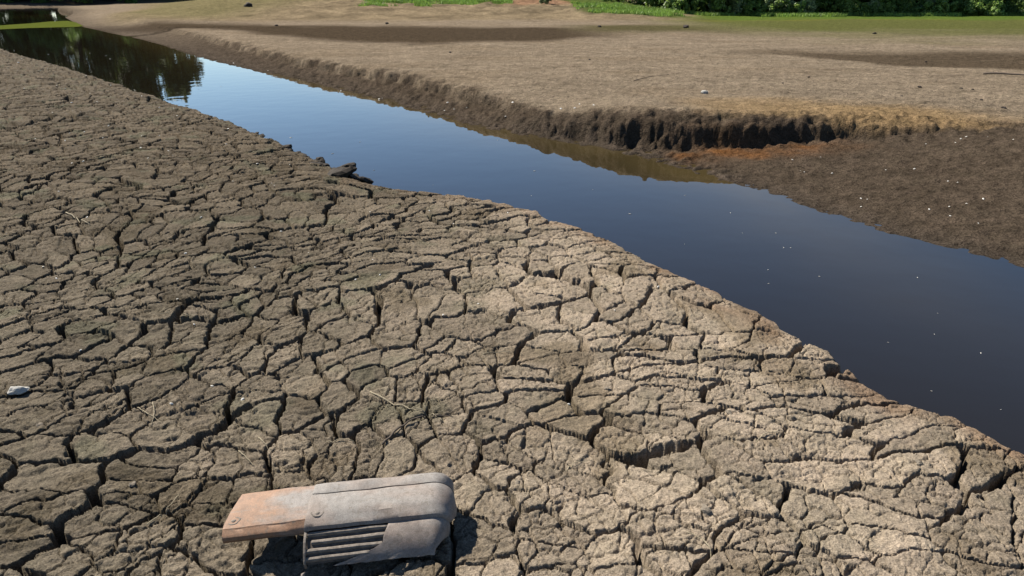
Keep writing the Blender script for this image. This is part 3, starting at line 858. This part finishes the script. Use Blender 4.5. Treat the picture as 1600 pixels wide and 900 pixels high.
for k in range(26):
    t_ = rs.uniform(-9, 1.5); x = t_; y = np.interp(t_, [-9.96, -5.6, -2.42, 0.49, 2.0], [23.2, 17.2, 13.2, 10.4, 9.3]) + rs.uniform(0.4, 1.2)
    s = rs.uniform(0.015, 0.035)
    tag(place('mussel_shell', shm, x, y, zfar(x, y) + 0.005, s, rs.uniform(0, 6.3), rs.uniform(-.4, .4), 0),
        'small white shell on the lumpy wet slope across the water', 'shell', 'shells on the far wet slope')
cnt = 0
while cnt < 95:
    y = 2.0 + 18 * rs.random() ** 0.8; x = rs.uniform(-0.75, 0.5) * y
    dd = float(near_d(np.array([x]), np.array([y]))[0])
    if dd < 0.15 or (x > -0.4 and rs.random() < 0.6) : continue
    cnt += 1
    s = rs.uniform(0.006, 0.011) * (0.7 + 0.09 * y)
    tag(place('mussel_shell', shm, x, y, zn(x, y) + s * 0.3, s, rs.uniform(0, 6.3), rs.uniform(-.5, .5), rs.uniform(-.5, .5)),
        'tiny white shell lying on the cracked mud of the near bank', 'shell', 'shells on the cracked mud')

# feathers / flecks floating on the river
def fleck_mesh():
    v = [(-1, 0, 0.0), (-0.4, 0.28, 0.06), (0.5, 0.22, 0.08), (1, 0, 0.22), (0.5, -0.2, 0.05), (-0.4, -0.25, 0.04), (0, 0, 0.2),
         (-0.9, 0, -0.08), (0.8, 0, -0.05)]
    f = [(0, 6, 1), (1, 6, 2), (2, 6, 3), (3, 6, 4), (4, 6, 5), (5, 6, 0), (0, 1, 7), (1, 2, 8, 7), (2, 3, 8), (3, 4, 8), (4, 5, 7, 8), (5, 0, 7)]
    o = mesh_obj('tmp', v, f, M['shell']); me_ = o.data; bpy.data.objects.remove(o); me_.name = 'floating_feather'
    return me_
flm = fleck_mesh()
fl = [(-3.34, 10.38, 2), (-2.44, 9.26, 2), (-2.23, 10.05, 1.2), (-1.7, 8.31, 1.2), (-0.21, 10.2, 1), (0.28, 8.27, 1.4), (1.17, 6.49, 1.3), (0.21, 7.15, .8), (2.17, 6.52, 1), (2.4, 5.9, .8), (2.33, 5.51, .8), (2.39, 5.51, .7),
      (2.02, 5.0, .8), (2.37, 4.86, .9), (1.93, 4.72, .7), (3.11, 4.84, .9), (-16.62, 25.78, 2.6), (-15.46, 26.35, 2.6), (-14.26, 25.23, 2.6), (-13.41, 23.95, 2.6), (-6.83, 16.59, 1.2), (1.87, 7.17, .8), (2.84, 3.64, .8),
      (2.7, 3.89, .5), (2.35, 3.78, .5), (2.3, 3.21, .6), (2.56, 3.03, .5), (-19, 27.5, 2.6), (-18, 29.5, 2.6), (-15, 27.8, 2.0), (1.5, 5.6, .5), (2.9, 4.2, .5), (2.1, 5.9, .5), (0.9, 7.4, .5), (-0.9, 7.6, .6)]
for x, y, s in fl:
    tag(place('floating_feather', flm, x, y, WATER_Z + 0.001, 0.013 * s, rs.uniform(0, 6.3)), 'tiny white feather floating on the dark river', 'feather', 'white flecks floating on the river')

# dry stalks and roots on the near mud, sticks on the plain
def stalk(name, pts, rad, mat, zf_, lift=0.006, nseg=14, side=5):
    P = []
    n_ = len(pts)
    for i in range(nseg + 1):
        t_ = i / nseg * (n_ - 1); k = min(int(t_), n_ - 2); fr_ = t_ - k
        p0 = np.array(pts[max(k - 1, 0)]); p1 = np.array(pts[k]); p2 = np.array(pts[k + 1]); p3 = np.array(pts[min(k + 2, n_ - 1)])
        q = 0.5 * ((2 * p1) + (p2 - p0) * fr_ + (2 * p0 - 5 * p1 + 4 * p2 - p3) * fr_ ** 2 + (3 * p1 - p0 - 3 * p2 + p3) * fr_ ** 3)
        P.append(q)
    zs = [zf_(p[0], p[1]) for p in P]
    # rests on the high spots
    zz = [max(zs[max(0, i - 2):i + 3]) * 0.6 + 0.4 * zs[i] + rad + lift * math.sin(math.pi * i / nseg) for i in range(nseg + 1)]
    pts3 = [Vector((p[0], p[1], z)) for p, z in zip(P, zz)]
    org = pts3[0]
    v = []; f = []
    for i, p in enumerate(pts3):
        d_ = (pts3[min(i + 1, nseg)] - pts3[max(i - 1, 0)]).normalized()
        s_ = d_.cross(Vector((0, 0, 1))).normalized(); u_ = s_.cross(d_)
        rr_ = rad * (1 - 0.55 * i / nseg)
        for j in range(side):
            an = 2 * math.pi * j / side
            v.append(p - org + s_ * rr_ * math.cos(an) + u_ * rr_ * math.sin(an))
    for i in range(nseg):
        for j in range(side):
            j2 = (j + 1) % side
            f.append((i * side + j, i * side + j2, (i + 1) * side + j2, (i + 1) * side + j))
    f.append(tuple(range(side))[::-1]); f.append(tuple(nseg * side + j for j in range(side)))
    o = mesh_obj(name, v, f, mat); o.location = org
    return o
tag(stalk('dry_stalk', [(-3.53, 5.18), (-3.38, 5.06), (-3.19, 4.93)], 0.006, M['straw'], zn), 'straight pale straw lying across a wide crack near the white shells', 'dry stalk')
tag(stalk('dry_root', [(-0.62, 2.56), (-0.55, 2.50), (-0.43, 2.43), (-0.34, 2.40), (-0.28, 2.35)], 0.0035, M['straw'], zn), 'long thin pale root bent across several mud plates', 'dry root')
tag(stalk('dry_root', [(-0.50, 2.18), (-0.44, 2.30), (-0.36, 2.37), (-0.25, 2.39)], 0.005, M['wood'], zn), 'arched grey root curving over the mud behind the bumper', 'dry root')
for pts in ([(-1.04, 2.14), (-1.0, 2.10), (-0.95, 2.05)], [(-1.0, 2.24), (-0.96, 2.19), (-0.91, 2.14)], [(-1.57, 2.43), (-1.5, 2.38), (-1.42, 2.33)], [(-1.52, 2.46), (-1.48, 2.39), (-1.45, 2.3)],
            [(0.62, 1.6), (0.60, 1.66), (0.56, 1.7)], [(-0.72, 2.2), (-0.65, 2.21), (-0.58, 2.19)], [(0.2, 2.05), (0.24, 2.1), (0.3, 2.12)], [(-0.15, 2.9), (-0.05, 2.93), (0.06, 2.9)],
            [(0.95, 2.2), (1.0, 2.25), (1.08, 2.27)], [(-1.9, 3.3), (-1.8, 3.34), (-1.7, 3.3)], [(-1.2, 1.75), (-1.17, 1.81), (-1.16, 1.9)]):
    tag(stalk('dry_stalk', pts, 0.0022, M['straw'], zn, 0.004, 10), 'short thin dry grass stalk lying loose on the mud plates', 'dry stalk', 'short stalks on the cracked mud')
tag(stalk('dead_branch', [(9.9, 14.95), (10.15, 14.7), (10.5, 14.35), (10.9, 14.0)], 0.02, M['wood'], zfar, 0.02), 'dark dead branch lying on the pale plain by the damp strip', 'branch')
tag(stalk('dead_branch', [(2.42, 14.09), (2.8, 14.5), (3.31, 15.0)], 0.008, M['wood'], zfar, 0.01), 'thin grey stick lying on the dry plain behind the cream stone', 'branch')

# ------------------------------------------------------------------ trees
def leaf_crown(name, mat, seed, n_leaf, size, lobes, squash=1.0):
    """many small leaf faces spread over and through clumps; unit: metres"""
    r_ = np.random.RandomState(seed)
    lob = np.array(lobes, float)                         # x,y,z,radius
    w = lob[:, 3] ** 2; w /= w.sum()
    sub = []
    for x, y, z, rad in lob:                             # sub-clumps
        for k in range(int(10 + 5 * rad)):
            d_ = r_.normal(size=3); d_ /= np.linalg.norm(d_)
            q = np.array((x, y, z)) + d_ * rad * r_.uniform(0.65, 1.0)
            sub.append((*q, rad * r_.uniform(0.22, 0.42)))
    sub = np.array(sub)
    sw = sub[:, 3] ** 2; sw /= sw.sum()
    idx = r_.choice(len(sub), n_leaf, p=sw)
    d_ = r_.normal(size=(n_leaf, 3)); d_ /= np.linalg.norm(d_, axis=1)[:, None]
    P = sub[idx, :3] + d_ * (sub[idx, 3] * r_.uniform(0.35, 1.05, n_leaf))[:, None]
    P[:, 2] = np.maximum(P[:, 2], 0.05)
    nrm = d_ + r_.normal(size=(n_leaf, 3)) * 0.6; nrm /= np.linalg.norm(nrm, axis=1)[:, None]
    t1 = np.cross(nrm, r_.normal(size=(n_leaf, 3))); t1 /= np.linalg.norm(t1, axis=1)[:, None]
    t2 = np.cross(nrm, t1)
    s = size * r_.uniform(0.6, 1.3, n_leaf)[:, None]
    v = np.stack([P - t1 * s, P + t2 * s * 0.5, P + t1 * s, P - t2 * s * 0.5], 1).reshape(-1, 3)
    f = np.arange(n_leaf * 4).reshape(-1, 4)
    o = mesh_obj('tmp', v, f, mat, None, False); me_ = o.data; bpy.data.objects.remove(o); me_.name = name
    return me_
def trunk_mesh(name, mat, h, r0, limbs, seed):
    rs_ = random.Random(seed); v = []; f = []; side = 7
    def tube(pts, rads):
        b = len(v)
        for p, rr_ in zip(pts, rads):
            for j in range(side):
                an = 2 * math.pi * j / side
                v.append((p[0] + rr_ * math.cos(an), p[1] + rr_ * math.sin(an), p[2]))
        for i in range(len(pts) - 1):
            for j in range(side):
                j2 = (j + 1) % side
                f.append((b + i * side + j, b + i * side + j2, b + (i + 1) * side + j2, b + (i + 1) * side + j))
    pts = [(0.05 * h * math.sin(k * 0.9) * k / 6, 0.04 * h * math.cos(k) * k / 6, h * k / 6 - 0.1) for k in range(7)]
    tube(pts, [r0 * (1.25 - 0.17 * k) for k in range(7)])
    for k in range(limbs):
        an = rs_.uniform(0, 6.28); k0 = rs_.randint(1, 4); p = pts[k0]; L = h * rs_.uniform(0.3, 0.5)
        lp = [(p[0] + L * t_ * math.cos(an), p[1] + L * t_ * math.sin(an), p[2] + L * t_ * (0.5 + 0.4 * t_)) for t_ in (0, 0.35, 0.7, 1)]
        tube(lp, [r0 * q for q in (0.5, 0.38, 0.25, 0.1)])
    o = mesh_obj('tmp', v, f, mat); me_ = o.data; bpy.data.objects.remove(o); me_.name = name
    return me_
M['bark'] = flat_material('bark_material', (0.09, 0.07, 0.05), 0.9, 0.4, 8)
M['leaf_dark'] = leaf_material('dark_leaf_material', (0.075, 0.125, 0.030))
M['leaf_mid'] = leaf_material('mid_leaf_material', (0.115, 0.180, 0.045))
M['leaf_pale'] = leaf_material('pale_leaf_material', (0.19, 0.24, 0.12))
def lobes(seed, n_, rx, h0, h1, rad):
    r_ = random.Random(seed); L = []
    for k in range(n_):
        an = r_.uniform(0, 6.28); q = r_.uniform(0, 1) ** 0.5; hh = r_.uniform(0, 1)
        prof = math.sin(math.pi * min(1, 0.25 + 0.72 * hh))
        L.append((rx * q * prof * math.cos(an), rx * q * prof * math.sin(an), h0 + (h1 - h0) * hh, rad * r_.uniform(0.7, 1.15)))
    return L
def add_tree(name, crown, trunk, x, y, z, s, rz, label, cat, group):
    e = bpy.data.objects.new(name, None); C.objects.link(e); e.location = (x, y, z); e.rotation_euler = (0, 0, rz); e.scale = (s, s, s)
    tag(e, label, cat, group)
    for nm, me_ in (('trunk', trunk), ('crown', crown)):
        o = bpy.data.objects.new(nm, me_); C.objects.link(o); o.parent = e
    return e
bush_tr = trunk_mesh('trunk', M['bark'], 3.0, 0.13, 5, 5)
bush = [leaf_crown('crown', M['leaf_dark'], 1, 8500, 0.16, lobes(1, 16, 2.4, 0.4, 4.6, 1.35)),
        leaf_crown('crown', M['leaf_mid'], 2, 8500, 0.16, lobes(2, 16, 2.4, 0.4, 4.4, 1.3)),
        leaf_crown('crown', M['leaf_dark'], 3, 8500, 0.16, lobes(3, 17, 2.5, 0.4, 5.0, 1.25))]
low = leaf_crown('crown', M['leaf_pale'], 4, 4000, 0.09, lobes(4, 8, 1.1, 0.3, 1.3, 0.6))
low_tr = trunk_mesh('trunk', M['bark'], 0.9, 0.05, 4, 6)
rs = random.Random(12)
x = 14.0; k = 0
while x < 52:
    y = 61 + rs.uniform(-1.2, 1.2) + 0.02 * (x - 14)
    kk = (0, 1, 2, 0, 2, 1, 0, 1)[k % 8]
    add_tree('hedge_bush', bush[kk], bush_tr, x, y, zfar(x, y), rs.uniform(0.85, 1.15), rs.uniform(0, 6.3),
             ('tall dark green bush in the hedge behind the green field' if kk != 1 else 'tall fresh green bush in the hedge behind the green field'), 'bush',
             ('dark bushes in the hedge' if kk != 1 else 'fresh green bushes in the hedge'))
    x += rs.uniform(2.2, 3.4); k += 1
for x in np.arange(12, 62, 5.5):
    y = 67 + rs.uniform(-1, 1)
    add_tree('hedge_tree', bush[k % 3], bush_tr, x, y, zfar(x, y), 1.6, rs.uniform(0, 6.3), 'large tree rising behind the hedge of bushes past the green field', 'tree', 'trees behind the hedge')
    k += 1
for x, s in ((16.3, .8), (17.6, .9), (21.2, 1.0), (23.4, .75), (28.5, .6), (33, .7)):
    add_tree('low_shrub', low, low_tr, x, 58.3, zfar(x, 58.3), s, rs.uniform(0, 6.3), 'low pale grey-green shrub at the foot of the hedge', 'shrub', 'pale shrubs before the hedge')
add_tree('low_shrub', low, low_tr, 2.6, 56.5, zfar(2.6, 56.5) - 0.05, 0.55, 1.0, 'small lone shrub on the grassy slope beyond the plain', 'shrub', None)
add_tree('hedge_bush', bush[0], bush_tr, 9.5, 66, zfar(9.5, 66) - 0.2, 0.8, 1.0, 'dark bush standing on the rise apart from the hedge', 'bush', None)

big_tr = trunk_mesh('trunk', M['bark'], 11, 0.5, 8, 9)
M['leaf_big'] = leaf_material('far_leaf_material', (0.048, 0.068, 0.024), 0.3)
bigc = [leaf_crown('crown', M['leaf_big'], 11, 9000, 0.42, lobes(21, 15, 4.6, 3.0, 14.0, 2.6)),
        leaf_crown('crown', M['leaf_big'], 12, 9000, 0.42, lobes(22, 15, 5.0, 2.5, 13.0, 2.7)),
        leaf_crown('crown', M['leaf_big'], 13, 9000, 0.42, lobes(23, 14, 4.2, 3.0, 15.0, 2.4))]
rs = random.Random(9)
for k in range(15):
    x = -63 - 6.0 * k + rs.uniform(-1.5, 1.5); y = 134 + rs.uniform(-3, 4) - 0.30 * max(0, -x - 95)
    add_tree('broadleaf_tree', bigc[k % 3], big_tr, x, y, zfar(x, y), rs.uniform(0.88, 1.15), rs.uniform(0, 6.3), 'tall dark broadleaf tree on the far bank mirrored in the water', 'tree', 'trees mirrored in the far water')
for k in range(9):
    x = -66 - 7 * k + rs.uniform(-1.5, 1.5); y = 126 + rs.uniform(-1, 1) - 0.25 * max(0, -x - 95)
    add_tree('bank_bush', bush[k % 3], bush_tr, x, y, zfar(x, y), rs.uniform(0.8, 1.1), rs.uniform(0, 6.3), 'dark bush at the shaded far waterline under the tall trees', 'bush', 'bushes on the shaded far bank')

# ------------------------------------------------------------------ low grass on the far rise and the field edge
M['grass'] = leaf_material('grass_material', (0.115, 0.185, 0.035), 0.3)
def grass(name, regions, dens_h, seed, label):
    r_ = np.random.RandomState(seed); Vs = []
    for (x0, x1, y0, y1, n_, h_) in regions:
        x = r_.uniform(x0, x1, n_); y = r_.uniform(y0, y1, n_)
        m = fbm(x * 0.35, y * 0.35, 2, seed) > 0.35 - 1.1 * (y - y0) / (y1 - y0)
        x, y = x[m], y[m]; n2 = len(x)
        z = far_height(x, y, False)
        an = r_.uniform(0, 6.28, n2); hh = h_ * r_.uniform(0.5, 1.3, n2); w_ = 0.035
        lean = r_.normal(size=(n2, 2)) * 0.35 * hh[:, None]
        dx, dy = np.cos(an) * w_, np.sin(an) * w_
        Vs.append(np.stack([np.stack([x - dx, y - dy, z - 0.02], -1), np.stack([x + dx, y + dy, z - 0.02], -1), np.stack([x + lean[:, 0], y + lean[:, 1], z + hh], -1)], 1).reshape(-1, 3))
    v = np.concatenate(Vs); f = np.arange(len(v)).reshape(-1, 3)
    tag(mesh_obj(name, v, f, M['grass'], None, False), label, 'grass', kind='stuff')
grass('grass', [(-12, 0, 55.5, 64, 18000, 0.22), (4.5, 12, 49, 57, 12000, 0.2), (12, 56, 54.5, 60, 42000, 0.24)], 0.2, 5, 'bright green grass on the rise and at the foot of the hedge')
for k in range(12):
    x = -66 - 7.5 * k + rs.uniform(-1.5, 1.5); y = 143 + rs.uniform(-2, 2) - 0.30 * max(0, -x - 95)
    add_tree('broadleaf_tree', bigc[k % 3], big_tr, x, y, zfar(x, y), rs.uniform(0.85, 1.0), rs.uniform(0, 6.3), 'dark broadleaf tree in the second row behind the far bank trees', 'tree', 'second row of far trees')
for k in range(10):
    x = 13 + 5.2 * k + rs.uniform(-0.8, 0.8); y = 64 + rs.uniform(-0.5, 0.5)
    add_tree('hedge_bush', bush[(k + 1) % 3], bush_tr, x, y, zfar(x, y), 1.0, rs.uniform(0, 6.3), 'bush in the thick of the hedge, hidden behind its front row', 'bush', 'bushes in the middle of the hedge')
low_g = leaf_crown('crown', M['leaf_mid'], 8, 5000, 0.10, lobes(8, 10, 1.3, 0.2, 1.1, 0.6))
low_d = leaf_crown('crown', M['leaf_dark'], 9, 5000, 0.10, lobes(9, 10, 1.4, 0.2, 1.3, 0.65))
x = 13.5; k = 0
while x < 50:
    y = 58.6 + rs.uniform(-0.5, 0.6)
    if k % 3 != 1:
        add_tree('low_bush', low_g, low_tr, x, y, zfar(x, y), rs.uniform(0.7, 1.15), rs.uniform(0, 6.3), 'low rounded fresh green bush along the front foot of the hedge', 'bush', 'low green bushes before the hedge')
    else:
        add_tree('low_bush', low_d, low_tr, x, y, zfar(x, y), rs.uniform(0.7, 1.1), rs.uniform(0, 6.3), 'low rounded dark green bush along the front foot of the hedge', 'bush', 'low dark bushes before the hedge')
    x += rs.uniform(1.5, 3.6); k += 1
